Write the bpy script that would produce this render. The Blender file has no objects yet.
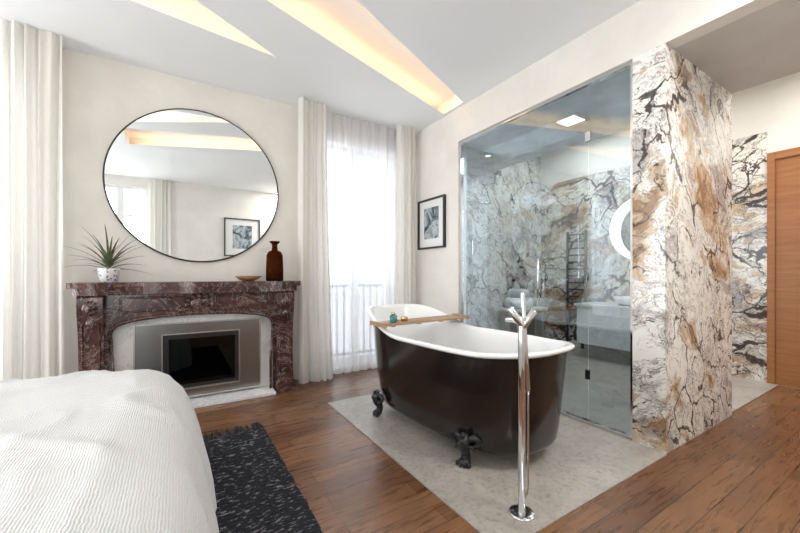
import bpy, math, random
from mathutils import Vector, noise, Matrix
from mathutils.geometry import tessellate_polygon
random.seed(4)
S = bpy.context.scene
COL = S.collection
try:
    S.view_settings.view_transform = 'Standard'
    S.view_settings.look = 'None'
except Exception: pass

# ------------------------------------------------------------ materials
def newmat(name):
    m = bpy.data.materials.new(name); m.use_nodes = True
    nt = m.node_tree; nt.nodes.clear()
    out = nt.nodes.new('ShaderNodeOutputMaterial')
    return m, nt, out
def N(nt, t, **kw):
    n = nt.nodes.new(t)
    for k, v in kw.items():
        if k in n.inputs: n.inputs[k].default_value = v
        else: setattr(n, k, v)
    return n
def L(nt, a, b): nt.links.new(a, b)
def c4(c): return (c[0], c[1], c[2], 1)
def ramp(nt, fac, stops, interp='LINEAR'):
    r = nt.nodes.new('ShaderNodeValToRGB'); r.color_ramp.interpolation = interp
    e = r.color_ramp.elements
    while len(e) < len(stops): e.new(0.5)
    for i, (p, c) in enumerate(stops):
        e[i].position = p; e[i].color = c4(c) if not isinstance(c, float) else (c, c, c, 1)
    L(nt, fac, r.inputs[0]); return r.outputs[0]
def coords(nt, scale=(1,1,1), rot=(0,0,0), loc=(0,0,0)):
    tc = nt.nodes.new('ShaderNodeTexCoord'); mp = nt.nodes.new('ShaderNodeMapping')
    mp.inputs['Scale'].default_value = scale; mp.inputs['Rotation'].default_value = rot
    mp.inputs['Location'].default_value = loc
    L(nt, tc.outputs['Object'], mp.inputs[0]); return mp.outputs[0]
def noi(nt, vec, scale, detail=4, rough=.55, dist=0):
    n = nt.nodes.new('ShaderNodeTexNoise')
    n.inputs['Scale'].default_value = scale; n.inputs['Detail'].default_value = detail
    n.inputs['Roughness'].default_value = rough; n.inputs['Distortion'].default_value = dist
    L(nt, vec, n.inputs['Vector']); return n
def mixc(nt, fac, a, b, mode='MIX'):
    m = nt.nodes.new('ShaderNodeMix'); m.data_type = 'RGBA'; m.blend_type = mode
    for sock, v in ((m.inputs[0], fac), (m.inputs[6], a), (m.inputs[7], b)):
        if isinstance(v, (int, float)): sock.default_value = v
        elif isinstance(v, tuple): sock.default_value = c4(v)
        else: L(nt, v, sock)
    return m.outputs[2]
def math_(nt, op, a, b):
    f = nt.nodes.new('ShaderNodeMath'); f.operation = op
    for s, v in ((f.inputs[0], a), (f.inputs[1], b)):
        if isinstance(v, (int, float)): s.default_value = v
        else: L(nt, v, s)
    return f.outputs[0]
def bump(nt, h, strength, dist=.01):
    b = nt.nodes.new('ShaderNodeBump'); b.inputs['Strength'].default_value = strength
    b.inputs['Distance'].default_value = dist; L(nt, h, b.inputs['Height']); return b.outputs[0]
def prin(nt, out, color, rough=.5, metal=0, normal=None, **kw):
    p = nt.nodes.new('ShaderNodeBsdfPrincipled')
    if isinstance(color, tuple): p.inputs['Base Color'].default_value = c4(color)
    else: L(nt, color, p.inputs['Base Color'])
    if isinstance(rough, (int, float)): p.inputs['Roughness'].default_value = rough
    else: L(nt, rough, p.inputs['Roughness'])
    p.inputs['Metallic'].default_value = metal
    if normal is not None: L(nt, normal, p.inputs['Normal'])
    for k, v in kw.items(): p.inputs[k.replace('_', ' ')].default_value = v
    L(nt, p.outputs[0], out.inputs[0]); return p
def simple(name, color, rough=.5, metal=0, var=.08, scale=6, bstr=0, bscale=40, **kw):
    m, nt, out = newmat(name); co = coords(nt)
    n = noi(nt, co, scale)
    d = tuple(max(0, c*(1-var)) for c in color); u = tuple(min(1, c*(1+var)) for c in color)
    col = ramp(nt, n.outputs[0], [(.3, d), (.7, u)])
    nm = None
    if bstr: nm = bump(nt, noi(nt, co, bscale).outputs[0], bstr)
    prin(nt, out, col, rough, metal, nm, **kw); return m

M = {}
M['plaster'] = simple('plaster_cream', (.77,.74,.69), .85, var=.05, scale=3, bstr=.3, bscale=14)
M['ceil'] = simple('ceiling_paint', (.87,.88,.895), .8, var=.012, scale=2)
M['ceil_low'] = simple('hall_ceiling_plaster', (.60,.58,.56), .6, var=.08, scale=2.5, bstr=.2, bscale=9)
M['white'] = simple('white_paint', (.8,.8,.79), .5, var=.02)
M['enamel'] = simple('white_enamel', (.86,.86,.86), .12, var=.01)
M['chrome'] = simple('chrome', (.82,.83,.85), .07, 1, var=.02)
M['steel'] = simple('brushed_steel', (.30,.295,.29), .20, 1, var=.10, scale=2)
M['steel_edge'] = simple('polished_steel_edge', (.62,.61,.60), .12, 1, var=.03, scale=2)
M['black'] = simple('black_metal', (.015,.015,.016), .35, var=.2)
M['firebox'] = simple('firebox_black', (.006,.006,.007), .3, var=.3)
M['darktub'] = simple('dark_bronze_lacquer', (.011,.0078,.007), .17, 0, var=.35, scale=4, Coat_Weight=.25)
M['iron'] = simple('cast_iron', (.04,.04,.044), .35, .6, var=.4, scale=30, bstr=.4, bscale=60)
M['towel'] = simple('white_towel', (.8,.8,.8), .95, var=.04, bstr=.6, bscale=200)

def wood_floor():
    m, nt, out = newmat('oak_plank_floor'); co = coords(nt)
    b = nt.nodes.new('ShaderNodeTexBrick'); L(nt, co, b.inputs['Vector'])
    b.offset = .37; b.squash = 1
    b.inputs['Color1'].default_value = (0,0,0,1); b.inputs['Color2'].default_value = (1,1,1,1)
    b.inputs['Mortar'].default_value = (.5,.5,.5,1)
    b.inputs['Scale'].default_value = 1; b.inputs['Mortar Size'].default_value = .0022
    b.inputs['Brick Width'].default_value = 1.15; b.inputs['Row Height'].default_value = .125
    b.inputs['Bias'].default_value = 0
    g = noi(nt, coords(nt, (1.3, 15, 1)), 3, 7, .62, .8)
    g2 = noi(nt, coords(nt, (1.6, 3, 1)), 2.6, 4, .6)
    plank = ramp(nt, b.outputs['Color'], [(0, (.135,.061,.028)), (.5, (.185,.088,.041)), (1, (.255,.130,.063))])
    grain = ramp(nt, g.outputs[0], [(.28, (.55,.50,.46)), (.45, (.88,.86,.84)), (.68, (1.18,1.16,1.14))])
    c = mixc(nt, 1.0, plank, grain, 'MULTIPLY')
    blotch = ramp(nt, g2.outputs[0], [(.3, (.80,.78,.77)), (.7, (1.15,1.13,1.11))])
    c = mixc(nt, 1.0, c, blotch, 'MULTIPLY')
    kn = nt.nodes.new('ShaderNodeTexVoronoi'); kn.inputs['Scale'].default_value = 2.2; L(nt, coords(nt,(.8,2.2,1)), kn.inputs[0])
    c = mixc(nt, ramp(nt, kn.outputs['Distance'], [(.015, .8), (.055, 0.0)]), c, (.045,.020,.011))
    c = mixc(nt, b.outputs['Fac'], c, (.022,.011,.007))
    r = ramp(nt, g.outputs[0], [(.2, (.22,)*3), (.8, (.36,)*3)])
    prin(nt, out, c, r, 0, bump(nt, g.outputs[0], .12)); return m
M['floor'] = wood_floor()

def stone():
    m, nt, out = newmat('grey_beige_limestone'); co = coords(nt)
    n = noi(nt, co, 5, 8, .7, .8); n2 = noi(nt, co, 38, 6, .7)
    c = ramp(nt, n.outputs[0], [(.3, (.33,.30,.265)), (.5, (.43,.395,.355)), (.7, (.51,.475,.435))])
    s = ramp(nt, n2.outputs[0], [(.32, (.66,.64,.62)), (.5, (1,1,1))])
    c = mixc(nt, 1, c, s, 'MULTIPLY')
    prin(nt, out, c, .36, 0, bump(nt, n2.outputs[0], .08)); return m
M['stone'] = stone()

def breccia(name, bright=1.0, tint=(1,1,1), off=(0,0,0), dark=0.0, grey=0.0, tan=0.0):
    m, nt, out = newmat(name); r0 = coords(nt, (1,1,1), (.7,.5,.35), off)
    m2 = N(nt, 'ShaderNodeMapping'); L(nt, r0, m2.inputs[0]); m2.inputs['Scale'].default_value = (1.35,.78,1.05); co = m2.outputs[0]
    def vmad(a, k, b):
        n = nt.nodes.new('ShaderNodeVectorMath'); n.operation = 'MULTIPLY_ADD'
        L(nt, a, n.inputs[0]); n.inputs[1].default_value = (k,k,k); L(nt, b, n.inputs[2]); return n.outputs[0]
    v = vmad(noi(nt, co, 1.5, 3, .5).outputs['Color'], .9, co)
    vs = vmad(noi(nt, co, 9, 7, .67).outputs['Color'], .13, v)
    def shift(vec, l):
        mp = N(nt, 'ShaderNodeMapping'); L(nt, vec, mp.inputs[0]); mp.inputs['Location'].default_value = l; return mp.outputs[0]
    base = ramp(nt, noi(nt, vs, 2.6, 6, .62).outputs[0], [(.33, (.60,.58,.56)), (.43, (.84,.82,.78)), (.6, (.88,.86,.82)), (.70, (.78,.71,.62))])
    n1 = noi(nt, shift(vs,(3,9,2)), 2.2, 7, .66)
    k = -dark-tan
    c = mixc(nt, ramp(nt, n1.outputs[0], [(.545+k, 0.0), (.585+k, .8), (.62+k, .75)]), base, (.58,.40,.23))
    c = mixc(nt, ramp(nt, n1.outputs[0], [(.61+k, 0.0), (.65+k, .88)]), c, (.31,.165,.075))
    k = -dark
    gy = ramp(nt, noi(nt, shift(vs,(13,2,5)), 2.6, 7, .64).outputs[0], [(.565+k-grey, 0.0), (.62+k-grey, .75)])
    c = mixc(nt, gy, c, (.40,.385,.385))
    def edges(sc, wmul, woff, vec, col, c):
        vo = nt.nodes.new('ShaderNodeTexVoronoi'); vo.feature = 'DISTANCE_TO_EDGE'; vo.inputs['Scale'].default_value = sc; L(nt, vec, vo.inputs['Vector'])
        wv = math_(nt, 'MULTIPLY', noi(nt, shift(co,(sc,0,sc)), 3.0, 6, .68).outputs[0], wmul)
        wv = math_(nt, 'MAXIMUM', math_(nt, 'SUBTRACT', wv, woff), .0002)
        return mixc(nt, ramp(nt, math_(nt, 'DIVIDE', vo.outputs['Distance'], wv), [(0, .97), (.8, .9), (1.0, 0.0)]), c, col)
    c = edges(2.4, .32, .147-dark*.6, vs, (.035,.025,.027), c)
    c = edges(4.8, .20, .098-dark*.4, shift(vs,(2,5,3)), (.07,.045,.04), c)
    for sc,w,l,col,mo in ((2.8,.010,(0,0,0),(.06,.042,.042),.43),(4.4,.010,(5,5,5),(.26,.16,.09),.44),(3.6,.008,(9,1,7),(.06,.04,.04),.48),(7,.012,(1,7,4),(.13,.09,.075),.50),(5.5,.010,(6,2,9),(.08,.055,.05),.50)):
        n3 = noi(nt, shift(vs,l), sc, 6, .64)
        f = ramp(nt, n3.outputs[0], [(.5-w, 0.0), (.5-w*.3, .9), (.5+w*.3, .9), (.5+w, 0.0)])
        mk = ramp(nt, noi(nt, shift(co,(l[2],l[0],l[1])), 2.2, 3).outputs[0], [(mo, 0.0), (mo+.06, 1.0)])
        c = mixc(nt, math_(nt, 'MULTIPLY', f, mk), c, col)
    n4 = noi(nt, shift(vs,(4,8,1)), 3.2, 8, .69)
    c = mixc(nt, ramp(nt, n4.outputs[0], [(.64+k*.5, 0.0), (.658+k*.5, .93)]), c, (.045,.03,.03))
    c = mixc(nt, 1, c, tuple(bright*t for t in tint), 'MULTIPLY')
    prin(nt, out, c, .14); return m
M['breccia'] = breccia('breccia_marble', 1.0)
M['breccia_dark'] = breccia('breccia_marble_dark', .95, (1,.98,.95), (3,1,2), .03, 0, .01)
M['breccia_grey'] = breccia('breccia_marble_shower', .93, (.93,.98,1), (2,1,0), .0, .04, -.02)
M['ceil_shower'] = simple('shower_ceiling_marble', (.62,.66,.69), .25, var=.25, scale=3.5)

def redmarble():
    m, nt, out = newmat('red_brown_marble'); co = coords(nt)
    n = noi(nt, co, 6, 8, .68, 1.2)
    c = ramp(nt, n.outputs[0], [(.3, (.018,.009,.008)), (.48, (.055,.021,.017)), (.62, (.105,.042,.033)), (.82, (.18,.10,.08))])
    n2 = noi(nt, co, 4, 9, .7, 1.5)
    v = ramp(nt, n2.outputs[0], [(.487, 0.0), (.5, .8), (.510, 0.0)])
    c = mixc(nt, v, c, (.45,.38,.35))
    n3 = noi(nt, co, 9, 6, .7, .5)
    v = ramp(nt, n3.outputs[0], [(.68, 0.0), (.72, .7)])
    c = mixc(nt, v, c, (.40,.34,.32))
    prin(nt, out, c, .18); return m
M['red'] = redmarble()
def whitemarble():
    m, nt, out = newmat('white_veined_marble'); co = coords(nt)
    n2 = noi(nt, co, 3, 8, .65, 1)
    c = ramp(nt, n2.outputs[0], [(.35, (.70,.70,.70)), (.48, (.80,.795,.79)), (.5, (.60,.60,.61)), (.52, (.81,.805,.80))])
    prin(nt, out, c, .25); return m
M['wmarble'] = whitemarble()

def woodm(name, c1, c2, axis='z', rough=.4):
    m, nt, out = newmat(name)
    sc = {'z': (14,14,1), 'x': (1,14,14), 'y': (14,1,14)}[axis]
    n = noi(nt, coords(nt, sc), 2.2, 6, .6, .7)
    c = ramp(nt, n.outputs[0], [(.3, c1), (.7, c2)])
    prin(nt, out, c, rough, 0, bump(nt, n.outputs[0], .1)); return m
M['doorwood'] = woodm('door_oak_veneer', (.30,.110,.036), (.43,.180,.064), 'y')
M['traywood'] = woodm('teak_tray', (.28,.16,.085), (.50,.32,.18), 'x')
M['bowlwood'] = woodm('olive_wood', (.20,.09,.035), (.38,.20,.09), 'x')

def cloth(name, color, transp, trans, scale=160):
    m, nt, out = newmat(name)
    n = noi(nt, coords(nt, (1,1,.1)), scale)
    col = ramp(nt, n.outputs[0], [(.3, tuple(c*.94 for c in color)), (.7, color)])
    d = N(nt, 'ShaderNodeBsdfDiffuse'); t = N(nt, 'ShaderNodeBsdfTranslucent'); tr = N(nt, 'ShaderNodeBsdfTransparent')
    L(nt, col, d.inputs[0]); L(nt, col, t.inputs[0])
    m1 = N(nt, 'ShaderNodeMixShader'); m1.inputs[0].default_value = trans
    L(nt, d.outputs[0], m1.inputs[1]); L(nt, t.outputs[0], m1.inputs[2])
    m2 = N(nt, 'ShaderNodeMixShader'); m2.inputs[0].default_value = transp
    L(nt, m1.outputs[0], m2.inputs[1]); L(nt, tr.outputs[0], m2.inputs[2])
    L(nt, m2.outputs[0], out.inputs[0]); return m
M['drape'] = cloth('linen_drape', (.93,.91,.865), 0.03, .45)
M['sheer'] = cloth('sheer_voile', (.93,.93,.97), .30, .43)

def bedding():
    m, nt, out = newmat('white_cotton_gauze'); co = coords(nt)
    w = nt.nodes.new('ShaderNodeTexWave'); w.inputs['Scale'].default_value = 48; w.inputs['Distortion'].default_value = 4
    w.inputs['Detail'].default_value = 3; w.bands_direction = 'X'
    L(nt, co, w.inputs[0])
    n = noi(nt, coords(nt,(1,.3,1)), 40, 5, .65)
    h = math_(nt, 'ADD', w.outputs['Fac'], n.outputs[0])
    c = ramp(nt, w.outputs[0], [(.0, (.71,.71,.715)), (1, (.78,.78,.78))])
    prin(nt, out, c, .95, 0, bump(nt, h, .5, .004)); return m
M['bed'] = bedding()

def rugm():
    m, nt, out = newmat('charcoal_woven_rug'); co = coords(nt)
    v = noi(nt, coords(nt, (.28, 1.2, 1)), 90, 2, .6)
    w = nt.nodes.new('ShaderNodeTexWave'); w.bands_direction='Y'; w.inputs['Scale'].default_value=9.5; w.inputs['Distortion'].default_value=.8; w.inputs['Detail'].default_value=2
    L(nt, co, w.inputs[0])
    f = ramp(nt, v.outputs[0], [(.575, 0.0), (.64, .7)])
    f = math_(nt, 'MULTIPLY', f, ramp(nt, w.outputs[0], [(.45, .05), (.65, 1.0)]))
    c = ramp(nt, w.outputs[0], [(.1, (.002,.0022,.003)), (.75, (.018,.019,.024))])
    c = mixc(nt, f, c, (.28,.28,.30))
    prin(nt, out, c, 1.0, 0, bump(nt, v.outputs[0], .7, .012)); return m
M['rug'] = rugm()

def glassm(name, tcol, refl=1.0, haze=.0):
    # thin-pane glass: symmetric Schlick reflectance on either face
    m, nt, out = newmat(name)
    tr = N(nt, 'ShaderNodeBsdfTransparent'); tr.inputs[0].default_value = c4(tcol)
    gl = N(nt, 'ShaderNodeBsdfGlossy'); gl.inputs['Roughness'].default_value = .0
    gl.inputs[0].default_value = (.88,.95,1,1)
    lw = N(nt, 'ShaderNodeLayerWeight'); lw.inputs['Blend'].default_value = .5
    p5 = math_(nt, 'POWER', lw.outputs['Facing'], 4.0)
    f = math_(nt, 'ADD', math_(nt, 'MULTIPLY', p5, .9*refl), .04*refl+haze)
    f = math_(nt, 'MINIMUM', f, 1.0)
    mx = N(nt, 'ShaderNodeMixShader'); L(nt, f, mx.inputs[0])
    L(nt, tr.outputs[0], mx.inputs[1]); L(nt, gl.outputs[0], mx.inputs[2])
    L(nt, mx.outputs[0], out.inputs[0]); return m
M['glass'] = glassm('grey_shower_glass', (.77,.83,.86), 1.2, .10)
M['wglass'] = glassm('window_glass', (.97,.98,.98), .8)
def emit(name, color, s):
    m, nt, out = newmat(name); e = N(nt, 'ShaderNodeEmission'); e.inputs[0].default_value = c4(color)
    e.inputs[1].default_value = s; L(nt, e.outputs[0], out.inputs[0]); return m
M['led'] = emit('warm_led', (1,.60,.29), 9)
M['lamp'] = emit('lamp_white', (1,.93,.84), 2.6)
M['ringlight'] = emit('soft_ring_light', (1,.93,.84), 3.0)
m, nt, out = newmat('mirror_silver'); prin(nt, out, (.90,.92,.92), 0.0, 1); M['mirror'] = m
m, nt, out = newmat('dim_mirror'); prin(nt, out, (.55,.58,.60), 0.03, 1); M['mirror_dim'] = m
m, nt, out = newmat('amber_glass')
g = N(nt,'ShaderNodeBsdfGlass'); g.inputs[0].default_value=(.48,.18,.055,1); g.inputs['IOR'].default_value=1.3; g.inputs['Roughness'].default_value=.01
dd = N(nt,'ShaderNodeBsdfDiffuse'); dd.inputs[0].default_value=(.12,.045,.018,1); mx=N(nt,'ShaderNodeMixShader'); mx.inputs[0].default_value=.15
L(nt,g.outputs[0],mx.inputs[1]); L(nt,dd.outputs[0],mx.inputs[2]); L(nt,mx.outputs[0],out.inputs[0]); M['amber']=m
m, nt, out = newmat('patterned_ceramic'); co = coords(nt)
vo = nt.nodes.new('ShaderNodeTexVoronoi'); vo.inputs['Scale'].default_value = 42; L(nt, co, vo.inputs[0])
c = ramp(nt, vo.outputs['Distance'], [(.28, (.16,.18,.24)), (.36, (.78,.76,.74))]); prin(nt, out, c, .3); M['pot']=m
m, nt, out = newmat('spiky_leaf'); co = coords(nt)
c = ramp(nt, noi(nt, co, 25, 3).outputs[0], [(.35, (.045,.075,.035)), (.65, (.17,.18,.10))]); prin(nt, out, c, .5); M['leaf']=m
m, nt, out = newmat('monochrome_print'); co = coords(nt)
c = ramp(nt, noi(nt, co, 6, 6, .6, .6).outputs[0], [(.38, (.03,.04,.05)), (.46, (.16,.20,.23)), (.54, (.50,.55,.57)), (.64,(.22,.26,.28))]); prin(nt, out, c, .5); M['art']=m
M['teal'] = simple('teal_bottle', (.04,.28,.25), .2, Transmission_Weight=.3)
M['gold'] = simple('brass_cap', (.70,.48,.2), .25, 1)
M['soil'] = simple('soil', (.05,.035,.025), .95, bstr=.5)

# ------------------------------------------------------------ mesh builder
def cat(pts, n=6, closed=False):
    P = [Vector(p) for p in pts]; out = []
    m = len(P); rng = m if closed else m-1
    for i in range(rng):
        if closed: a,b,c,d = P[(i-1)%m],P[i],P[(i+1)%m],P[(i+2)%m]
        else: a,b,c,d = P[max(i-1,0)],P[i],P[i+1],P[min(i+2,m-1)]
        for k in range(n):
            t = k/n
            out.append(.5*((2*b)+(c-a)*t+(2*a-5*b+4*c-d)*t*t+(3*b-a-3*c+d)*t**3))
    if not closed: out.append(P[-1])
    return out
class MB:
    def __init__(s): s.v=[]; s.f=[]; s.sm=[]
    def add(s, v, f, smooth=False):
        o=len(s.v); s.v += [Vector(p) for p in v]
        for q in f: s.f.append([i+o for i in q]); s.sm.append(smooth)
        return s
    def box(s, x0,x1,y0,y1,z0,z1):
        v=[(x0,y0,z0),(x1,y0,z0),(x1,y1,z0),(x0,y1,z0),(x0,y0,z1),(x1,y0,z1),(x1,y1,z1),(x0,y1,z1)]
        return s.add(v,[(0,3,2,1),(4,5,6,7),(0,1,5,4),(1,2,6,5),(2,3,7,6),(3,0,4,7)])
    def lathe(s, prof, c, seg=40, axis='z', rot=None):
        v=[];f=[]
        for r,z in prof:
            for i in range(seg):
                a=2*math.pi*i/seg; p=Vector((r*math.cos(a), r*math.sin(a), z))
                if axis=='y': p=Vector((p.x,-p.z,p.y))
                if axis=='x': p=Vector((-p.z,p.x,p.y))
                if rot: p=rot@p
                v.append(p+Vector(c))
        for j in range(len(prof)-1):
            for i in range(seg):
                k=(i+1)%seg
                f.append((j*seg+i,j*seg+k,(j+1)*seg+k,(j+1)*seg+i))
        if prof[0][0]>1e-5: f.append(tuple(range(seg))[::-1])
        if prof[-1][0]>1e-5: f.append(tuple(range((len(prof)-1)*seg, len(prof)*seg)))
        return s.add(v,f,True)
    def prism(s, outline, d0, d1, plane='xz', smooth=False):
        n=len(outline)
        def mk(a,b,d): return {'xz':(a,d,b),'xy':(a,b,d),'yz':(d,a,b)}[plane]
        v=[mk(a,b,d0) for a,b in outline]+[mk(a,b,d1) for a,b in outline]
        f=[]
        tris = tessellate_polygon([[Vector((a,b,0)) for a,b in outline]])
        for t in tris: f.append(tuple(t)); f.append(tuple(i+n for i in t)[::-1])
        for i in range(n):
            k=(i+1)%n; f.append((i,k,k+n,i+n))
        return s.add(v,f,smooth)
    def sweep(s, pts, rad, seg=12, closed=False, n=1):
        if n>1:
            R = rad if isinstance(rad,(list,tuple)) else [rad]*len(pts)
            pr = cat([(*p,) for p in pts], n, closed)
            rr=[]; m=len(pts); rng=m if closed else m-1
            for i in range(rng):
                for k in range(n): t=k/n; rr.append(R[i]*(1-t)+R[(i+1)%m]*t)
            if not closed: rr.append(R[-1])
            pts, rad = pr, rr
        P=[Vector(p) for p in pts]; R = rad if isinstance(rad,(list,tuple)) else [rad]*len(P)
        m=len(P); v=[];f=[]; up=None
        for i in range(m):
            a=P[(i-1)%m] if closed or i>0 else P[i]; b=P[(i+1)%m] if closed or i<m-1 else P[i]
            t=(b-a).normalized()
            if up is None:
                up = Vector((0,0,1)) if abs(t.z)<.9 else Vector((1,0,0))
            side=t.cross(up)
            if side.length<1e-4: side=t.cross(Vector((0,1,0)))
            side.normalize(); up=side.cross(t).normalized()
            for k in range(seg):
                an=2*math.pi*k/seg
                v.append(P[i]+R[i]*(math.cos(an)*side+math.sin(an)*up))
        for i in range(m if closed else m-1):
            for k in range(seg):
                q=(k+1)%seg; j=(i+1)%m
                f.append((i*seg+k,i*seg+q,j*seg+q,j*seg+k))
        if not closed:
            f.append(tuple(range(seg))[::-1]); f.append(tuple(range((m-1)*seg,m*seg)))
        return s.add(v,f,True)
    def ball(s, c, r, seg=14, rings=8, rot=None):
        if isinstance(r,(int,float)): r=(r,r,r)
        v=[];f=[]
        for j in range(rings+1):
            ph=math.pi*j/rings
            for i in range(seg):
                a=2*math.pi*i/seg
                p=Vector((r[0]*math.sin(ph)*math.cos(a), r[1]*math.sin(ph)*math.sin(a), r[2]*math.cos(ph)))
                if rot: p=rot@p
                v.append(p+Vector(c))
        for j in range(rings):
            for i in range(seg):
                k=(i+1)%seg; f.append((j*seg+i,(j+1)*seg+i,(j+1)*seg+k,j*seg+k))
        return s.add(v,f,True)
    def build(s, name, mat, parent=None, label=None, cat_=None, kind=None, group=None, bevel=0, bseg=2, fixn=True):
        import bmesh
        if parent is not None: o=parent.matrix_world_loc
        else:
            xs=[p.x for p in s.v]; ys=[p.y for p in s.v]; zs=[p.z for p in s.v]
            o=Vector(((min(xs)+max(xs))/2,(min(ys)+max(ys))/2,min(zs)))
        me=bpy.data.meshes.new(name); me.from_pydata([p-o for p in s.v],[],s.f)
        for i,p in enumerate(me.polygons): p.use_smooth=s.sm[i] if i<len(s.sm) else False
        if fixn:
            bm=bmesh.new(); bm.from_mesh(me)
            bmesh.ops.recalc_face_normals(bm, faces=bm.faces); bm.to_mesh(me); bm.free()
        me.materials.append(mat)
        ob=bpy.data.objects.new(name,me); COL.objects.link(ob)
        if parent is not None: ob.parent=parent.ob
        else: ob.location=o
        if bevel:
            b=ob.modifiers.new('bevel','BEVEL'); b.width=bevel; b.segments=bseg; b.limit_method='ANGLE'; b.angle_limit=math.radians(40)
        if label: ob['label']=label
        if cat_: ob['category']=cat_
        if kind: ob['kind']=kind
        if group: ob['group']=group
        return ob
class Root:
    def __init__(s, name, loc, label, cat_, group=None, kind=None):
        s.ob=bpy.data.objects.new(name,None); COL.objects.link(s.ob)
        s.ob.location=loc; s.ob.empty_display_size=.1; s.matrix_world_loc=Vector(loc)
        s.ob['label']=label; s.ob['category']=cat_
        if group: s.ob['group']=group
        if kind: s.ob['kind']=kind
def struct(b, name, mat, label, cat_, **kw): return b.build(name, mat, None, label, cat_, 'structure', **kw)

# ------------------------------------------------------------ dimensions
CH=1.16; D=3.95; R=2.67; H=3.03; LZ=2.66; BX=5.37; PX=3.89; PY=1.04
YB=-.6; XL=-3.2
struct(MB().box(XL,BX,YB,D,-.1,0),'floor',M['floor'],'honey brown oak plank floor','floor')
struct(MB().box(R+.0,BX,PY+.02,D,0,.006),'floor_bathroom',M['stone'],'pale limestone bathroom floor','floor')
MB().box(1.15,R-.003,1.03,3.07,0,.007).build('stone_slab',M['stone'],None,'grey beige limestone floor slab under the bathtub','floor slab')
b=MB(); yw0,yw1=D,D+.28
wins=[(-2.15,-1.05),(1.38,2.38)]; WT=2.72; WB=.06
b.box(XL,wins[0][0],yw0,yw1,0,H); b.box(wins[0][1],wins[1][0],yw0,yw1,0,H); b.box(wins[1][1],R,yw0,yw1,0,H)
for a,c in wins: b.box(a,c,yw0,yw1,WT,H); b.box(a,c,yw0,yw1,0,WB)
struct(b,'wall_fireplace',M['plaster'],'cream textured plaster wall with tall windows','wall')
fill_wins=[(-.5,.42),(2.15,3.65)]  # side windows added out of view to let fill light into the room
b=MB(); b.box(XL-.2,XL,YB,fill_wins[0][0],0,H); b.box(XL-.2,XL,fill_wins[0][1],fill_wins[1][0],0,H); b.box(XL-.2,XL,fill_wins[1][1],D,0,H)
for a,c in fill_wins: b.box(XL-.2,XL,a,c,0,.3); b.box(XL-.2,XL,a,c,2.85,H)
struct(b,'wall_side',M['plaster'],'cream plaster side wall with unseen windows added for fill light','wall')
b=MB(); rw=(-1.35,-.5); b.box(XL,rw[0],YB-.2,YB,0,H); b.box(rw[1],BX,YB-.2,YB,0,H); b.box(*rw,YB-.2,YB,0,.5); b.box(*rw,YB-.2,YB,2.85,H)
struct(b,'wall_rear',M['plaster'],'cream plaster wall behind the bed','wall')
b=MB(); b.box(R,R+.12,3.04,D,0,H); b.box(R,R+.12,YB,3.04,LZ,H)
struct(b,'wall_partition',M['plaster'],'cream plaster wall and header above the glass','wall')
b=MB(); b.box(R,R+.14,PY,1.235,0,LZ); b.box(R+.14,PX,PY,PY+.12,0,LZ)
struct(b,'wall_marble_pillar',M['breccia'],'bold veined breccia marble clad partition','wall')
DY=1.145
b=MB(); b.box(BX,BX+.15,DY,D+.15,0,2.70)
struct(b,'wall_marble_far',M['breccia_dark'],'breccia marble clad wall beside the wooden door','wall')
b=MB(); b.box(BX,BX+.15,DY,D+.15,2.70,3.3); b.box(BX,BX+.15,YB,DY,2.46,3.3); b.box(BX,BX+.15,YB,.25,0,2.46)
struct(b,'wall_hall',M['plaster'],'cream plaster hall wall above the door','wall')
b=MB(); b.box(R+.12,BX,D,D+.15,0,3.3)
struct(b,'wall_shower_back',M['breccia_grey'],'marble clad shower wall','wall')
struct(MB().box(R+.1201,R+.135,3.05,D-.001,0,LZ),'wall_shower_side',M['breccia_grey'],'marble clad shower side wall','wall')
# door
rt=Root('door_1',(BX,.7,0),'warm oak veneer hall door in matching frame','door',kind='structure')
MB().box(BX-.01,BX+.05,.32,DY-.06,0.002,2.38).build('door_leaf',M['doorwood'],rt,bevel=.003)
bb=MB(); bb.box(BX-.03,BX+.15,DY-.06,DY,0,2.46); bb.box(BX-.03,BX+.15,.25,.32,0,2.46); bb.box(BX-.03,BX+.15,.32,DY-.06,2.38,2.46)
bb.build('door_frame',M['doorwood'],rt,bevel=.004)
bb=MB(); bb.sweep([(BX-.012,.40,1.02),(BX-.06,.40,1.02),(BX-.06,.52,1.02)],.009); bb.build('handle',M['chrome'],rt,'chrome lever handle')
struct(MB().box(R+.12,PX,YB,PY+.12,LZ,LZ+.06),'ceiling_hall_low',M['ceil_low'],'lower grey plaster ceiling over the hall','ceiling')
struct(MB().box(R+.12,PX,PY+.12,D,LZ,LZ+.06),'ceiling_shower',M['ceil_shower'],'blue grey marble shower ceiling','ceiling')
struct(MB().box(PX,BX,YB,D,3.3,3.34),'ceiling_hall_high',M['plaster'],'raised cream ceiling over the bathroom entry','ceiling')
struct(MB().box(PX-.03,PX,YB,D,LZ+.061,3.34),'wall_ceiling_step',M['plaster'],'cream upstand between ceiling levels','wall')

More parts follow.
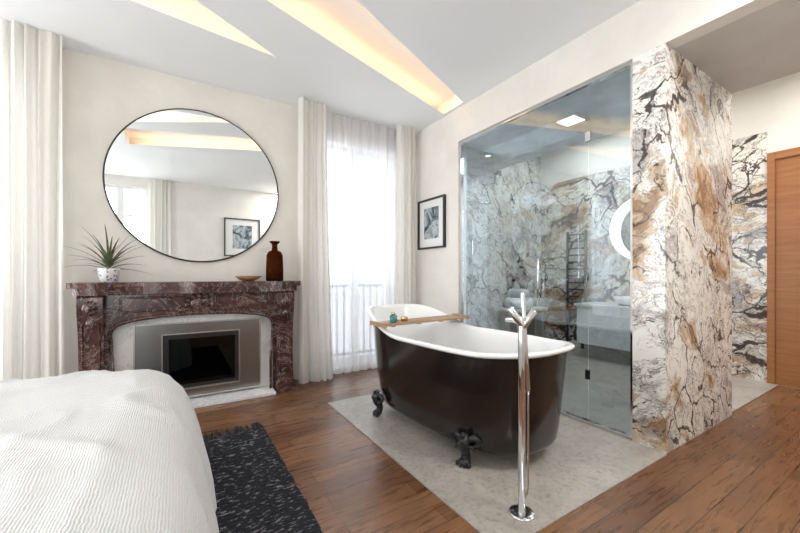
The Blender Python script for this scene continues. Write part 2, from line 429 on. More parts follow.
# main ceiling with coves; recess pockets extend past the opening edges to hide the LED
coveA=[(.72,3.15),(.1,2.79),(-1.5,1.86),(-1.5,2.86)]
recA=[(.90,3.32),(.14,2.70),(-1.5,1.76),(-1.5,3.00)]
coveB=[(2.62,3.235),(2.62,2.90),(1.02,2.20),(-.6,1.50),(-.6,2.16)]
recB=[(2.64,3.40),(2.64,2.70),(1.06,2.01),(-.6,1.31),(-.6,2.315)]
def ceiling():
    outer=[(XL,YB),(R,YB),(R,D),(XL,D)]
    polys=[[Vector((x,y,0)) for x,y in p] for p in (outer,coveA,coveB)]
    flat=[p for q in polys for p in q]
    b=MB(); b.add([(p.x,p.y,H) for p in flat], [tuple(t) for t in tessellate_polygon(polys)])
    for c in (recA,recB):
        n=len(c); hh=H+.15
        v=[(x,y,H) for x,y in c]+[(x,y,hh) for x,y in c]
        b.add(v,[(i,(i+1)%n,(i+1)%n+n,i+n) for i in range(n)]+[tuple(range(n,2*n))])
    return struct(b,'ceiling',M['ceil'],'white ceiling with angular recessed light coves','ceiling',fixn=False)
ceiling()
def led(p,q,w=.016):
    p=Vector((*p,0)); q=Vector((*q,0)); d=(q-p).normalized(); n=Vector((-d.y,d.x,0))
    if n.y<0: n=-n
    a=p; c=p+n*w; e=q+n*w; g=q
    b=MB(); v=[(t.x,t.y,z) for z in (H+.004,H+.018) for t in (a,g,e,c)]
    b.add(v,[(0,3,2,1),(4,5,6,7),(0,1,5,4),(1,2,6,5),(2,3,7,6),(3,0,4,7)])
    b.build('led_strip',M['led'],None,'warm white led strip hidden in the ceiling cove','light strip')
led((-1.45,2.925),(.74,3.212)); led((-.55,2.25),(2.60,3.302))
led((-.55,1.41),(1.04,2.10)); led((1.04,2.10),(2.60,2.78)); led((-1.45,1.82),(.12,2.73),.010)

def window(idx,a,c,z0,z1,y,axis='x'):
    loc=((a+c)/2,y,z0) if axis=='x' else (y,(a+c)/2,z0)
    rt=Root('window_%d'%idx,loc,'white framed tall casement window','window',kind='structure')
    def bx(b,p,q,r,s_,u,w):
        b.box(p,q,r,s_,u,w) if axis=='x' else b.box(r,s_,p,q,u,w)
    b=MB(); t=.05
    bx(b,a,a+t,y,y+.06,z0,z1); bx(b,c-t,c,y,y+.06,z0,z1); bx(b,a+t,c-t,y,y+.06,z0,z0+t+.03); bx(b,a+t,c-t,y,y+.06,z1-t,z1)
    m_=(a+c)/2; bx(b,m_-.05,m_+.05,y-.01,y+.07,z0+.08,z1-t)
    for z in (z0+(z1-z0)*.3, z0+(z1-z0)*.76): bx(b,a+t,m_-.05,y+.01,y+.05,z,z+.035); bx(b,m_+.05,c-t,y+.01,y+.05,z,z+.035)
    b.build('window_frame',M['white'],rt)
    b=MB(); bx(b,a+t,c-t,y+.027,y+.032,z0+.08,z1-t); b.build('window_glass',M['wglass'],rt)
for i,(a,c) in enumerate(wins): window(i+1,a,c,WB,WT,D+.13)
window(3,rw[0],rw[1],.5,2.85,YB-.12)
for i,(a,c) in enumerate(fill_wins): window(4+i,a,c,.3,2.85,XL-.13,'y')  # unseen windows, added as openings for the side fill lights
for i,(a,c) in enumerate(wins):
    b=MB(); y=D+.36
    b.box(a-.05,c+.05,y-.02,y+.02,1.0,1.04); b.box(a-.05,c+.05,y-.015,y+.015,.12,.15)
    n=11
    for k in range(n+1):
        x=a-.03+(c-a+.06)*k/n; b.box(x-.011,x+.011,y-.009,y+.009,.0,1.0)
    b.build('balcony_railing',M['black'],None,'dark iron balcony railing outside the window','railing',group='balcony railings')

def curtain(name,x0,x1,y,z0,z1,folds,amp,mat,label,flare=0,seed=0,cat_='curtain',group=None):
    nx=folds*16; nz=30; v=[];f=[]
    for j in range(nz+1):
        t=j/nz; z=z1+(z0-z1)*t
        for i in range(nx+1):
            u=i/nx
            ph=u*folds*2*math.pi+ 1.5*math.sin(u*7+seed)+1.6*noise.noise(Vector((u*4,t*1.3,seed*3.1)))
            a=amp*(.75+.8*noise.noise(Vector((u*6,seed,t*1.1))))
            yy=y+a*math.sin(ph)*(.8+.2*t)+ .35*a*math.sin(2.3*ph+seed+t)
            x=x0+(x1-x0)*u+ flare*t*t*u + .012*math.cos(ph)
            v.append((x,yy,z))
    for j in range(nz):
        for i in range(nx):
            q=j*(nx+1)+i; f.append((q,q+1,q+nx+2,q+nx+1))
    b=MB(); b.add(v,f,True)
    return b.build(name,mat,None,label,cat_,group=group,fixn=False)
curtain('curtain',1.085,1.40,D-.20,.01,H-.002,4,.05,M['drape'],'white linen drape gathered beside the fireplace',seed=1,flare=.07)
curtain('curtain',2.30,2.58,D-.19,.01,H-.002,4,.042,M['drape'],'white linen drape gathered in the room corner',seed=2)
curtain('sheer_curtain',1.22,2.48,D-.06,.01,H-.002,10,.028,M['sheer'],'sheer white voile over the bright window',seed=3)
curtain('curtain',-1.16,-.755,D-.20,.01,H-.002,5,.05,M['drape'],'white linen drape gathered near the mantel',seed=4)
curtain('curtain',-2.5,-2.2,D-.20,.01,H-.002,4,.05,M['drape'],'white linen drape at the far window edge',seed=6)
curtain('sheer_curtain',-2.35,-.88,D-.06,.01,H-.002,11,.028,M['sheer'],'sheer white voile over the window by the bed',seed=5)
curtain('curtain',-.50,-.12,YB+.07,.01,H-.002,4,.03,M['drape'],'white linen drape beside the rear window',seed=7)

# ------------------------------------------------------------ fireplace
rt=Root('fireplace',(.17,3.75,0),'red brown veined marble fireplace mantel with steel insert','fireplace')
arch=[(-.47,0),(-.47,.66),(-.455,.715),(-.41,.755),(-.32,.782),(-.2,.798),(-.05,.81),(.17,.816),(.39,.81),(.54,.798),(.66,.782),(.75,.755),(.795,.715),(.81,.66),(.81,0)]
outl=[(-.66,0)]+arch+[(1.0,0),(1.0,1.0),(-.66,1.0)]
b=MB(); b.prism(outl,3.70,D-.004,'xz'); b.build('surround',M['red'],rt,bevel=.006)
b=MB(); b.sweep([(x,3.698,z) for x,z in arch[1:-1]],.016,10,n=4)
b.sweep([(-.445,3.698,.02),(-.445,3.698,.3),(-.463,3.698,.66)],.012); b.sweep([(.785,3.698,.02),(.785,3.698,.3),(.803,3.698,.66)],.012)
def panel(x0,x1,z0,z1,sag):
    pts=[]
    for k in range(13): u=k/12; pts.append((x0+(x1-x0)*u,3.696,z0+sag*math.sin(u*math.pi)))
    for k in range(7): u=k/6; pts.append((x1-(x1-x0)*u,3.696,z1))
    b.sweep(pts,.009,8,closed=True)
panel(-.40,.05,.848,.968,.010); panel(.29,.74,.848,.968,.010)
b.ball((.17,3.69,.91),(.085,.035,.065)); 
for k in range(7):
    a=math.pi*(k/6); b.ball((.17+.10*math.cos(a),3.69,.905+.075*math.sin(a)-.01),(.024,.024,.03))
b.sweep([(.08,3.69,.86),(.03,3.685,.845),(.0,3.69,.87),(.03,3.69,.89)],.012,n=4)
b.sweep([(.26,3.69,.86),(.31,3.685,.845),(.34,3.69,.87),(.31,3.69,.89)],.012,n=4)
b.build('carving',M['red'],rt,'carved marble mouldings and cartouche')
prof=cat([(3.70,.10,0),(3.635,.11,0),(3.645,.22,0),(3.66,.40,0),(3.655,.58,0),(3.635,.72,0),(3.605,.84,0),(3.595,.94,0),(3.61,1.0,0),(3.70,1.0,0)],5)
prof=[(p.x,p.y) for p in prof]
for x0,x1 in ((-.655,-.50),(.84,.995)):
    b=MB(); b.prism(prof,x0,x1,'yz'); b.box(x0-.012,x1+.012,3.60,3.70,0,.11)
    xm=(x0+x1)/2
    b.sweep([(x0+.025,3.64,.16),(x0+.025,3.655,.4),(x0+.025,3.65,.6),(x0+.025,3.615,.78)],.008,8,n=4)
    b.sweep([(x1-.025,3.64,.16),(x1-.025,3.655,.4),(x1-.025,3.65,.6),(x1-.025,3.615,.78)],.008,8,n=4)
    b.ball((xm,3.60,.90),(.055,.03,.06)); b.ball((xm,3.58,.90),(.022,.02,.025))
    b.ball((xm,3.63,.78),(.035,.025,.05)); b.ball((xm,3.65,.19),(.04,.02,.05))
    b.build('leg',M['red'],rt,bevel=.004)
def shelf(off,z0,z1):
    pts=[(-.71+off,D-.005),(-.71+off,3.62)]
    fr=cat([(-.71+off,3.60,0),(-.70+off,3.555+off,0),(-.60,3.53+off,0),(-.50,3.54+off,0),(-.40,3.60+off,0),(-.2,3.62+off,0),(.05,3.58+off,0),(.17,3.57+off,0),(.29,3.58+off,0),(.54,3.62+off,0),(.74,3.60+off,0),(.84,3.54+off,0),(.94,3.53+off,0),(1.04-off,3.555+off,0),(1.05-off,3.60,0)],5)
    pts+= [(p.x,p.y) for p in fr]+[(1.05-off,D-.005)]
    return MB().prism(pts,z0,z1,'xy')
shelf(0,1.055,1.10).build('mantel_shelf',M['red'],rt,bevel=.012,bseg=3)
shelf(.03,1.0,1.055).build('shelf_moulding',M['red'],rt,bevel=.015,bseg=3)
def frame(b,x0,x1,z0,z1,a0,a1,c0,c1,y0,y1):
    b.box(x0,a0,y0,y1,z0,z1); b.box(a1,x1,y0,y1,z0,z1); b.box(a0,a1,y0,y1,z0,c0); b.box(a0,a1,y0,y1,c1,z1)
    return b
sx0,sx1,sz0,sz1=-.32,.70,.05,.735; fx0,fx1,fz0,fz1=-.11,.50,.14,.625
frame(MB(),-.47,.81,.03,.83,fx0,fx1,fz0,fz1,3.79,3.82).build('marble_slip',M['wmarble'],rt,'white veined marble slip')
frame(MB(),sx0+.014,sx1-.014,sz0+.014,sz1-.014,fx0,fx1,fz0,fz1,3.752,3.79).build('steel_panel',M['steel'],rt,'brushed steel front panel')
b=MB(); frame(b,sx0,sx1,sz0,sz1,sx0+.014,sx1-.014,sz0+.014,sz1-.014,3.742,3.79); frame(b,fx0-.014,fx1+.014,fz0-.014,fz1+.014,fx0,fx1,fz0,fz1,3.742,3.752)
b.build('steel_trim',M['steel_edge'],rt,'polished steel edge trim',bevel=.002)
b=MB(); b.box(fx0,fx1,3.92,3.93,fz0,fz1); b.box(fx0-.01,fx0,3.80,3.93,fz0,fz1); b.box(fx1,fx1+.01,3.80,3.93,fz0,fz1); b.box(fx0,fx1,3.80,3.93,fz0-.01,fz0); b.box(fx0,fx1,3.80,3.93,fz1,fz1+.01)
b.build('firebox',M['firebox'],rt,'black firebox interior')
b=MB(); frame(b,fx0,fx1,fz0,fz1,fx0+.04,fx1-.03,fz0+.03,fz1-.04,3.75,3.765); b.box(fx0+.06,fx1-.06,3.80,3.87,fz0,fz0+.05)
b.build('burner',M['black'],rt,'black burner tray and trim',bevel=.003)
MB().box(fx0+.04,fx1-.03,3.756,3.760,fz0+.03,fz1-.04).build('fire_glass',glassm('fire_glass',(.06,.07,.08),.8),rt,'smoked glass pane')
MB().box(-.468,.808,3.56,3.94,0,.03).build('hearth',M['wmarble'],rt,'white marble hearth slab',bevel=.004)

# round mirror
rt=Root('round_mirror',(.185,D,2.01),'large round wall mirror with thin black frame','mirror')
mc=(.185,D-.0,2.015); mr=.725
mo=MB().lathe([(0,.012),(mr-.004,.012),(mr-.004,.022),(0,.022)],mc,128,'y').build('mirror_glass',M['mirror'],rt)
mo.data.polygons.foreach_set('use_smooth',[False]*len(mo.data.polygons))
MB().sweep([(mc[0]+mr*math.cos(2*math.pi*k/128),D-.016,mc[2]+mr*math.sin(2*math.pi*k/128)) for k in range(128)],.0085,8,closed=True).build('mirror_frame',M['black'],rt)

# plant
rt=Root('potted_plant',(-.48,3.75,1.10),'spiky green houseplant in patterned white ceramic pot','plant')
px,py=-.48,3.75
MB().lathe([(0,1.10),(.05,1.10),(.058,1.104),(.072,1.19),(.074,1.215),(.068,1.215),(.064,1.19),(0,1.19)],(px,py,0)).build('pot',M['pot'],rt)
MB().lathe([(0,1.193),(.063,1.193),(.060,1.198),(0,1.205)],(px,py,0)).build('soil',M['soil'],rt)
b=MB()
for k in range(38):
    a=k*2.399; tier=k/38; el=math.radians(10+70*tier**.8); ln=random.uniform(.28,.40)*(1-.1*tier)
    if math.sin(a)>0.3: ln*=.55
    base=Vector((px+.012*math.cos(a),py+.012*math.sin(a),1.20+.07*tier)); v=[];f=[]
    dirh=Vector((math.cos(a),math.sin(a),0)); side=Vector((-math.sin(a),math.cos(a),0)); n=8
    for i in range(n+1):
        t=i/n
        p=base+dirh*(ln*t*math.cos(el-.25*t))+Vector((0,0,ln*t*math.sin(el-.35*t)))
        w=.009*(1-t)**.7*(.6+1.2*min(t*4,1)*.4)+.0006
        v+= [p-side*w+Vector((0,0,w*.5)), p, p+side*w+Vector((0,0,w*.5))]
    for i in range(n):
        q=i*3; f+=[(q,q+1,q+4,q+3),(q+1,q+2,q+5,q+4)]
    b.add(v,f,True)
b.build('leaves',M['leaf'],rt,'thin pointed green leaves',kind='stuff',fixn=False)
MB().lathe([(0,1.10),(.045,1.10),(.085,1.118),(.125,1.15),(.119,1.152),(.08,1.125),(.04,1.11),(0,1.109)],(.585,3.73,0)).build('wooden_bowl',M['bowlwood'],None,'shallow olive wood bowl on the mantel','bowl')
MB().lathe([(0,1.10),(.078,1.10),(.085,1.112),(.084,1.22),(.078,1.36),(.062,1.395),(.030,1.41),(.025,1.46),(.030,1.475),(.050,1.492),(.052,1.500),(.048,1.502),(.024,1.48),(.019,1.46),(.022,1.41),(.055,1.385),(.072,1.35),(.078,1.22),(.079,1.115),(0,1.108)],(.835,3.74,0),48).build('bottle_vase',M['amber'],None,'amber brown glass bottle vase on the mantel','vase')

def picture(loc,name,label,w,h,axis):
    rt=Root(name,loc,label,'picture')
    x,y,z=loc
    def bx(b,a0,a1,c0,c1,d0,d1):
        if axis=='x': b.box(x-d1,x-d0,y+a0,y+a1,z+c0,z+c1)
        else: b.box(x+a0,x+a1,y+d0,y+d1,z+c0,z+c1)
        return b
    t=.022; b=MB(); bx(b,-w/2,-w/2+t,-h/2,h/2,0,.035); bx(b,w/2-t,w/2,-h/2,h/2,0,.035); bx(b,-w/2+t,w/2-t,-h/2,-h/2+t,0,.035); bx(b,-w/2+t,w/2-t,h/2-t,h/2,0,.035)
    b.build('picture_frame',M['black'],rt)
    bx(MB(),-w/2+t,w/2-t,-h/2+t,h/2-t,.004,.015).build('mat_board',M['white'],rt)
    bx(MB(),-w*.27,w*.27,-h*.30,h*.32,.015,.018).build('print',M['art'],rt)
picture((R,3.52,1.795),'framed_picture','black framed monochrome print on the narrow wall',.54,.62,'x')
picture((1.2,YB,1.98),'framed_picture','black framed print reflected in the round mirror',.72,.82,'y')

# ------------------------------------------------------------ bathtub
TX,TY=1.81,2.10; ROT=math.radians(4.5)
rt=Root('bathtub',(TX,TY,0),'freestanding clawfoot bathtub with dark exterior and white enamel interior','bathtub')
def rotp(x,y): return (TX+x*math.cos(ROT)-y*math.sin(ROT), TY+x*math.sin(ROT)+y*math.cos(ROT))
def sst(t): t=max(0,min(1,t)); return t*t*(3-2*t)
def zrim(y): return .69+.165*sst((y-2.27)/.68)+.025*sst((1.6-y)/.4)
ZB=.088
def ring(w,Lf,Ln,zf,n=80,e=.66):
    out=[]
    for i in range(n):
        a=2*math.pi*i/n; c,s_=math.cos(a),math.sin(a)
        x=w*math.copysign(abs(c)**e,c); y=(Lf if s_>0 else Ln)*math.copysign(abs(s_)**e,s_)
        X,Y=rotp(x,y); out.append((X,Y,zf(TY+y)))
    return out
def loft(rings,cap0=True,cap1=False):
    n=len(rings[0]); v=[p for r in rings for p in r]; f=[]
    for j in range(len(rings)-1):
        for i in range(n):
            k=(i+1)%n; f.append((j*n+i,j*n+k,(j+1)*n+k,(j+1)*n+i))
    if cap0: f.append(tuple(range(n))[::-1])
    if cap1: f.append(tuple(range((len(rings)-1)*n,len(rings)*n)))
    return v,f
rr=[]
for t,w,lf,ln in [(0,.30,.64,.67),(.008,.34,.69,.715),(.03,.358,.715,.742),(.08,.367,.733,.757),(.2,.375,.755,.770),(.35,.382,.778,.780),(.55,.390,.806,.793),(.75,.397,.836,.806),(.92,.403,.862,.817),(.985,.407,.87,.822)]:
    rr.append(ring(w,lf,ln,lambda y,t=t: ZB+t*(zrim(y)-ZB)))
v,f=loft(rr); MB().add(v,f,True).build('tub_shell',M['darktub'],rt,'dark bronze lacquered outer shell')
rr=[]
for w,lf,ln,dz in [(.408,.872,.824,-.012),(.424,.888,.840,-.014),(.438,.903,.855,-.004),(.441,.906,.858,.006),(.433,.898,.850,.016),(.416,.88,.832,.019),(.40,.862,.814,.012),(.39,.85,.80,-.006)]:
    rr.append(ring(w,lf,ln,lambda y,dz=dz: zrim(y)+dz))
for t,w,lf,ln in [(.85,.378,.825,.785),(.6,.36,.77,.76),(.4,.345,.72,.74),(.22,.32,.66,.70),(.12,.28,.60,.65),(.08,.18,.48,.54),(.07,.05,.2,.2)]:
    rr.append(ring(w,lf,ln,lambda y,t=t: ZB+t*(zrim(y)-ZB)))
v,f=loft(rr,False,True); MB().add(v,f,True).build('tub_interior',M['enamel'],rt,'white enamel interior and rolled rim')
def foot(sx,yl):
    b=MB(); lo=Vector((sx,math.copysign(.35,yl),0)).normalized(); sd=Vector((-lo.y,lo.x,0)); K=.76
    def P(d,z,s=0):
        q=Vector((sx*.335,yl,0))+lo*(d*K)+sd*(s*K*1.15); X,Y=rotp(q.x,q.y); return (X,Y,.007+z*K)
    b.sweep([P(.03,.235),P(.065,.20),P(.06,.15),P(.035,.105),P(.03,.07),P(.045,.035)],[.026,.037,.034,.027,.028,.030],12,n=4)
    b.ball(P(.055,.034),(.039,.039,.024))
    for s in (-.042,-.014,.014,.042):
        b.ball(P(.092-abs(s)*.35,.020,s),(.014,.014,.015),10,6); b.ball(P(.107-abs(s)*.4,.009,s),(.006,.006,.005),8,5)
    for s in (-1,1):
        b.sweep([P(.05,.20,s*.02),P(.045,.23,s*.06),P(.03,.21,s*.095),P(.035,.175,s*.09),P(.045,.17,s*.065)],[.017,.019,.016,.012,.007],10,n=4)
        b.sweep([P(.055,.15,s*.02),P(.05,.155,s*.055),P(.045,.12,s*.07)],[.015,.013,.006],8,n=4)
    b.ball(P(.10,.20),(.018,.018,.024)); b.ball(P(.085,.245),(.015,.015,.018))
    b.build('claw_foot',M['iron'],rt,'ornate dark cast iron claw foot')
for sx in (-1,1):
    foot(sx,-.44); foot(sx,.50)
X,Y=rotp(0,-.42)
b=MB(); b.lathe([(0,0),(.03,0),(.03,.004),(0,.006)],(X,Y,ZB+.06)); b.build('drain',M['chrome'],rt,'chrome drain')

zt=zrim(2.49)+.030
rt=Root('bath_tray',(TX,2.44,zt),'teak bath tray resting across the tub rim','bath tray')
b=MB()
def rb(b,x0,x1,y0,y1,z0,z1):
    o=len(b.v); b.box(x0,x1,y0,y1,z0,z1)
    for i in range(o,len(b.v)):
        p=b.v[i]; X,Y=rotp(p.x,p.y); b.v[i]=Vector((X,Y,p.z))
for k in range(6): y=.27+k*.036; rb(b,-.45,.45,y,y+.031,zt+.008,zt+.022)
for x in (-.38,-.12,.12,.38): rb(b,x-.015,x+.015,.27,.480,zt,zt+.008)
rb(b,-.468,-.45,.265,.485,zt,zt+.034); rb(b,.45,.468,.265,.485,zt,zt+.034)
b.build('slats',M['traywood'],rt,bevel=.002)
zt+=.022
a1=rotp(-.33,.36); a2=rotp(-.20,.38); a3=rotp(-.27,.42)
rt=Root('soap_bottle',(a1[0],a1[1],zt),'small teal glass bottle with brass cap on tray','bottle')
MB().lathe([(0,zt),(.024,zt),(.026,zt+.01),(.026,zt+.05),(.012,zt+.062),(0,zt+.062)],(a1[0],a1[1],0),24).build('bottle_body',M['teal'],rt)
MB().lathe([(0,zt+.062),(.013,zt+.062),(.013,zt+.08),(0,zt+.08)],(a1[0],a1[1],0),20).build('cap',M['gold'],rt)
MB().lathe([(0,zt),(.028,zt),(.03,zt+.03),(.026,zt+.034),(0,zt+.03)],(a2[0],a2[1],0),24).build('candle_tin',M['gold'],None,'small brass tin candle on the tray','candle')
MB().lathe([(0,zt),(.022,zt),(.022,zt+.045),(.008,zt+.05),(.008,zt+.065),(0,zt+.065)],(a3[0],a3[1],0),24).build('soap_bottle',M['teal'],None,'tiny teal bottle standing on the wooden tray','bottle')

# ------------------------------------------------------------ tub filler
fx,fy=1.41,1.146
rt=Root('floor_tap',(fx,fy,.007),'freestanding chrome bath filler with forked cylindrical top','tap')
MB().lathe([(0,.007),(.062,.007),(.062,.013),(.056,.017),(.03,.019),(.0,.019)],(fx,fy,0),48).build('base_plate',M['chrome'],rt)
MB().lathe([(.0,.018),(.0175,.018),(.0175,.955),(.0155,.961),(0,.961)],(fx,fy,0),32).build('column',M['chrome'],rt)
ux,uy=.848,-.53
def cyl(p,q,r,b=None):
    b=b or MB(); p=Vector(p); q=Vector(q); d=(q-p).normalized()*.003
    return b.sweep([p,p+d,q-d,q],[r*.85,r,r,r*.85],24)
cyl((fx+.008*ux,fy+.008*uy,.905),(fx-.058*ux,fy-.058*uy,1.000),.0175).build('handle',M['chrome'],rt,'slanted chrome cylinder valve')
cyl((fx,fy,.905),(fx+.062*ux,fy+.062*uy,.985),.0175).build('handle',M['chrome'],rt,'slanted chrome cylinder valve')
b=cyl((fx+.032*ux,fy+.032*uy,.60),(fx+.004*ux,fy+.004*uy,1.075),.0095); b.build('hand_shower',M['chrome'],rt,'slim chrome hand shower wand')
b=MB(); b.sweep([(fx,fy,.925),(fx+.04,fy+.08,.93),(fx+.09,fy+.17,.920)],[.013,.013,.013],16,n=4); b.build('spout',M['chrome'],rt)
hx,hy=fx+.030*ux,fy+.030*uy
b=MB(); b.sweep([(fx+.032*ux,fy+.032*uy,.60),(hx,hy,.4),(hx,hy,.16),(hx-.006,hy+.003,.10),(fx+.01,fy-.006,.08)],.005,8,n=6); b.build('hose',M['chrome'],rt)

# ------------------------------------------------------------ glass partition
g0,g1=1.24,3.035
rt=Root('glass_partition',(R+.05,(g0+g1)/2,.006),'full height framed glass shower screen with door','glass screen')
b=MB(); X0,X1=R+.02,R+.06; t=.018
b.box(X0,X1,g0,g0+t,.008,LZ-.003); b.box(X0,X1,g1-t,g1,.008,LZ-.003); b.box(X0,X1,g0+t,g1-t,LZ-.022,LZ-.003); b.box(X0,X1,g0+t,g1-t,.008,.03)
b.build('screen_frame',M['chrome'],rt,'polished chrome frame')
ys=[g0+t,1.57,2.05,g1-t]
for a,c in zip(ys[:-1],ys[1:]):
    MB().box(R+.038,R+.044,a+.003,c-.003,.031,LZ-.023).build('glass_panel',M['glass'],rt)
for z in (.35,2.2): MB().box(R+.028,R+.054,1.55,1.59,z,z+.07).build('hinge',M['chrome'],rt)
b=MB(); b.sweep([(R+.037,2.0,.95),(R+.005,2.0,.95),(R+.005,2.0,1.3),(R+.037,2.0,1.3)],.009,12); b.build('handle',M['chrome'],rt)

# ------------------------------------------------------------ bathroom contents
rt=Root('vanity_unit',(5.05,2.35,.006),'pale stone vanity with white basin','vanity')
MB().box(4.80,BX-.002,1.75,2.95,.20,.72).build('cabinet',M['wmarble'],rt,bevel=.005)
MB().box(4.77,BX-.002,1.72,2.98,.72,.76).build('countertop',M['wmarble'],rt,bevel=.004)
MB().box(4.90,BX-.002,1.80,2.90,.006,.20).build('plinth',M['stone'],rt)
MB().lathe([(0,.76),(.12,.76),(.19,.80),(.21,.87),(.20,.87),(.17,.81),(.10,.785),(0,.78)],(5.05,2.35,0)).build('basin',M['enamel'],rt,'round white basin')
b=MB(); b.sweep([(5.29,2.35,.76),(5.29,2.35,1.02),(5.24,2.35,1.06),(5.15,2.35,1.04)],.012,n=4); b.build('basin_tap',M['chrome'],rt)
rt=Root('backlit_mirror',(BX,2.33,1.80),'round backlit bathroom mirror above the vanity','mirror')
MB().lathe([(0,.02),(.43,.02),(.43,.03),(0,.03)],(BX,2.33,1.80),64,'x').build('mirror_glass',M['mirror_dim'],rt)
MB().sweep([(BX-.02,2.33+.44*math.cos(2*math.pi*k/72),1.80+.44*math.sin(2*math.pi*k/72)) for k in range(72)],.013,8,closed=True).build('light_ring',M['ringlight'],rt)
rt=Root('towel_radiator',(BX-.06,3.30,.006),'black ladder towel radiator on the marble wall','towel radiator')
for y in (3.12,3.42): MB().sweep([(BX-.06,y,.006),(BX-.06,y,1.85)],.018).build('upright',M['black'],rt)
for k in range(13): MB().sweep([(BX-.06,3.12,.5+k*.108),(BX-.06,3.42,.5+k*.108)],.012,8).build('rung',M['black'],rt)
for y in (3.14,3.40):
    for z in (.55,1.75): MB().box(BX-.06,BX-.001,y-.01,y+.01,z-.01,z+.01).build('bracket',M['black'],rt)
rt=Root('bench',(4.6,3.7,.006),'low grey stone bench in the bathroom','bench')
MB().box(4.25,4.95,3.52,3.92,.60,.65).build('seat',M['wmarble'],rt,bevel=.004)
for x in (4.30,4.84): MB().box(x,x+.05,3.55,3.90,.006,.60).build('leg',M['stone'],rt)
for i,(x,z) in enumerate([(4.42,.65),(4.58,.65),(4.50,.785)]):
    pr=[(0,-.16),(.07,-.16),(.078,-.15),(.078,.15),(.07,.16),(0,.16)]
    MB().lathe(pr,(x,3.72,z+.079),28,'y').build('rolled_towel',M['towel'],None,'rolled white towel stacked on the bench','towel',group='rolled towels on the bench')
rt=Root('rain_shower',(3.3,3.93,2.1),'wall mounted chrome rain shower','shower')
b=MB(); b.sweep([(3.45,D-.002,2.15),(3.45,3.7,2.18),(3.45,3.5,2.16)],.012,n=4); b.lathe([(0,2.11),(.13,2.11),(.13,2.12),(.02,2.135),(.015,2.16),(0,2.16)],(3.45,3.5,0)); b.build('shower_head',M['chrome'],rt)
b=MB(); b.sweep([(3.7,D-.05,.9),(3.7,D-.05,1.75)],.011); b.box(3.69,3.71,D-.05,D-.001,.92,.94); b.box(3.69,3.71,D-.05,D-.001,1.71,1.73); b.sweep([(3.7,D-.08,1.45),(3.7,D-.14,1.62),(3.7,D-.2,1.64)],[.012,.014,.03],n=3); b.build('hand_rail',M['chrome'],rt)
def dl(x,y,z,square=False):
    rt=Root('ceiling_light',(x,y,z),'small white recessed ceiling light','ceiling light')
    if square:
        MB().box(x-.12,x+.12,y-.12,y+.12,z-.012,z-.001).build('trim_ring',M['chrome'],rt); MB().box(x-.09,x+.09,y-.09,y+.09,z-.016,z-.0125).build('diffuser',M['lamp'],rt)
    else:
        MB().lathe([(0,-.006),(.05,-.006),(.05,-.001),(0,-.001)],(x,y,z),28).build('trim_ring',M['white'],rt); MB().lathe([(0,-.009),(.035,-.009),(.035,-.0062),(0,-.0062)],(x,y,z),24).build('diffuser',M['lamp'],rt)
dl(3.22,2.04,LZ,True); dl(3.3,3.2,LZ); dl(3.3,-.2,LZ)

# ------------------------------------------------------------ bed
rt=Root('bed',(-.9,1.2,0),'large bed covered with crinkled white cotton bedspread','bed')
bx0,bx1,by0,by1=-1.95,.015,-.29,2.53
def rrect(ins,rad=.33):
    x0,x1,y0,y1=bx0+ins,bx1-ins,by0+ins,by1-ins; r=max(.03,rad-ins*.35) ; pts=[]
    cs=[((x1-r,y1-r),0),((x0+r,y1-r),90),((x0+r,y0+r),180),((x1-r,y0+r),270)]
    for (cx,cy),a0 in cs:
        for k in range(9): a=math.radians(a0+90*k/8); pts.append(Vector((cx+r*math.cos(a),cy+r*math.sin(a),0)))
    out=[]; m=len(pts)
    for i in range(m):
        a=pts[i]; c=pts[(i+1)%m]
        k=90 if i%9==8 else 5
        for q in range(k): out.append(a.lerp(c,q/k))
    return out
n=len(rrect(0)); cx,cy=(bx0+bx1)/2,(by0+by1)/2
prof=[(0.115,.03),(.107,.08),(.095,.16),(.081,.25),(.066,.34),(.049,.42),(.030,.49),(.006,.55),(-.026,.597),(-.065,.630),(-.11,.650),(-.16,.661)]+[(-.16-.022*k,.666+.0010*min(k,14)) for k in range(1,37)]
def ridge(p):
    a=1-abs(noise.noise(Vector((p.x*1.8+3,p.y*2.6,1.3))))*3.2
    c=1-abs(noise.noise(Vector((p.x*4.2-1.5*p.y,p.y*3.1+p.x,8.3))))*3.4
    return .020*max(0,a)**4+.012*max(0,c)**4
v=[];f=[]
for off,z in prof:
    rg=rrect(-off)
    for i,p in enumerate(rg):
        q=Vector((p.x,p.y,z))
        fall=max(0,min(1,(.66-z)/.5))
        tpar=p.y if abs(p.x-cx)>abs(p.y-cy)*.7 else p.x
        w=.6*math.sin(tpar*17+3*noise.noise(Vector((tpar*1.5,z*1.6,1))))+.6*noise.noise(Vector((tpar*5,z*1.5,4)))
        nrm=(Vector((p.x,p.y,0))-Vector((max(bx0+.35,min(bx1-.35,p.x)),max(by0+.35,min(by1-.35,p.y)),0))).normalized()
        q+=nrm*(.042*w*fall**.8)
        if z>.5: q.z+= .016*noise.noise(Vector((p.x*2.4,p.y*2.4,2)))+ridge(p)*min(1,(z-.5)/.1)
        v.append(q)
for j in range(len(prof)-1):
    for i in range(n):
        k=(i+1)%n; f.append((j*n+i,j*n+k,(j+1)*n+k,(j+1)*n+i))
f.append(tuple(range((len(prof)-1)*n,len(prof)*n)))
MB().add(v,f,True).build('bedspread',M['bed'],rt,'crinkled white cotton bedspread')
MB().box(bx0+.16,bx1-.16,by0+.16,by1-.16,.30,.59).build('mattress',M['white'],rt,bevel=.05)
MB().box(bx0+.16,bx1-.16,by0+.16,by1-.16,.03,.29).build('bed_base',M['white'],rt)

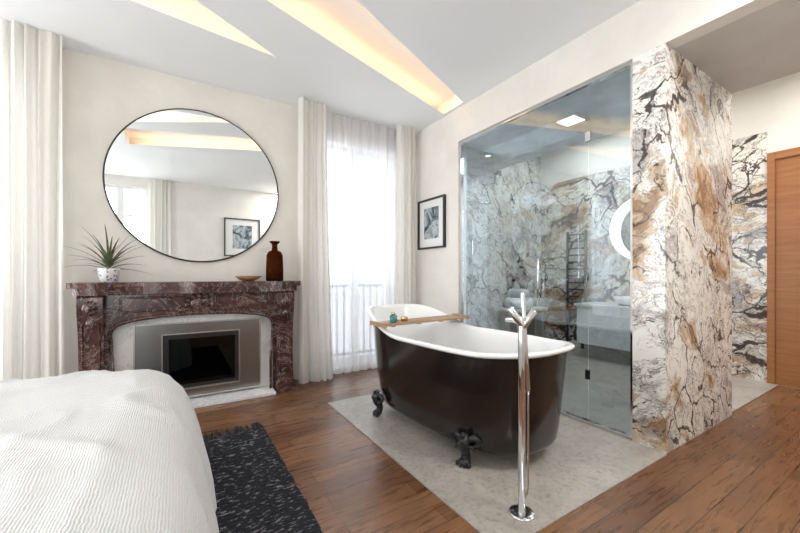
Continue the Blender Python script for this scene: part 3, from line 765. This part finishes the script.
# rug
rt=Root('rug',(-.3,2.0,0),'charcoal ribbed woven rug with pale flecks beside the bed','rug')
x0,x1,y0,y1=-.6,.555,1.05,2.82; nx,ny=150,330; v=[];f=[]
for j in range(ny+1):
    for i in range(nx+1):
        x=x0+(x1-x0)*i/nx; y=y0+(y1-y0)*j/ny
        edge=min(i,nx-i,j,ny-j)
        z=.003 if edge==0 else .012+.006*math.sin(2*math.pi*y/.033+.6*noise.noise(Vector((x*6,y*3,0))))+.004*noise.noise(Vector((x*50,y*40,0)))
        jit=.002
        v.append((x+random.uniform(-jit,jit)+(.008*noise.noise(Vector((y*12,0,0)))),y+random.uniform(-jit,jit),max(.002,z)))
for j in range(ny):
    for i in range(nx):
        q=j*(nx+1)+i; f.append((q,q+1,q+nx+2,q+nx+1))
MB().add(v,f,True).build('rug_pile',M['rug'],rt,fixn=False)
b=MB()
for k in range(46):
    x=x0+.01+(x1-x0-.02)*k/45; ln=random.uniform(.11,.15); dx=random.uniform(-.03,.03)
    b.sweep([(x,y1-.01,.012),(x+dx*.5,y1+ln*.5,.014),(x+dx,y1+ln,.007)],[.007,.008,.004],6)
b.build('fringe',M['rug'],rt,'short dark tasselled fringe',kind='stuff')

# ------------------------------------------------------------ lights
W=bpy.data.worlds.new('world'); S.world=W; W.use_nodes=True
bg=W.node_tree.nodes['Background']; bg.inputs[0].default_value=(.90,.95,1,1); bg.inputs[1].default_value=1.4
def area(name,loc,rot,sx,sy,e,col=(1,1,1)):
    l=bpy.data.lights.new(name,'AREA'); l.shape='RECTANGLE'; l.size=sx; l.size_y=sy; l.energy=e; l.color=col
    o=bpy.data.objects.new(name,l); COL.objects.link(o); o.location=loc; o.rotation_euler=rot
    return o
hp=math.pi/2
area('daylight_fill',(1.88,D+.7,1.6),(-hp,0,0),1.5,2.8,40,(.96,.98,1))
area('daylight_fill',(-1.6,D+.7,1.6),(-hp,0,0),1.5,2.8,68,(.96,.98,1))
area('daylight_fill',(-.93,YB-.4,1.8),(hp,0,0),1.2,2.4,46,(1,.99,.97))
area('daylight_fill',(XL-.5,-.04,1.5),(0,-hp,0),2.6,1.1,120,(.97,.985,1))  # added side fill, shining through the invented window near the rear
area('daylight_fill',(XL-.5,2.9,1.5),(0,-hp,0),2.6,1.7,160,(.97,.985,1))  # added side fill through the larger invented window
area('bath_lamp',(4.6,2.6,3.2),(0,0,0),1.0,1.6,36,(1,.98,.95))
area('shower_lamp',(3.3,2.6,LZ-.03),(0,0,0),.5,.9,15,(.95,.98,1))
area('hall_lamp',(4.6,.3,3.2),(0,0,0),.6,.8,24,(1,.97,.92))
area('room_fill',(2.2,-.2,H-.02),(0,0,0),.6,.5,40,(1,.98,.95))  # added ceiling fill behind the camera, stands for no fixture

cd=bpy.data.cameras.new('camera'); cam=bpy.data.objects.new('camera',cd); COL.objects.link(cam)
cd.lens=16; cd.sensor_width=36; cd.shift_y=8.5/800; cd.clip_start=.02
cam.location=(0,0,CH); cam.rotation_euler=(math.pi/2,0,-math.radians(32)); S.camera=cam
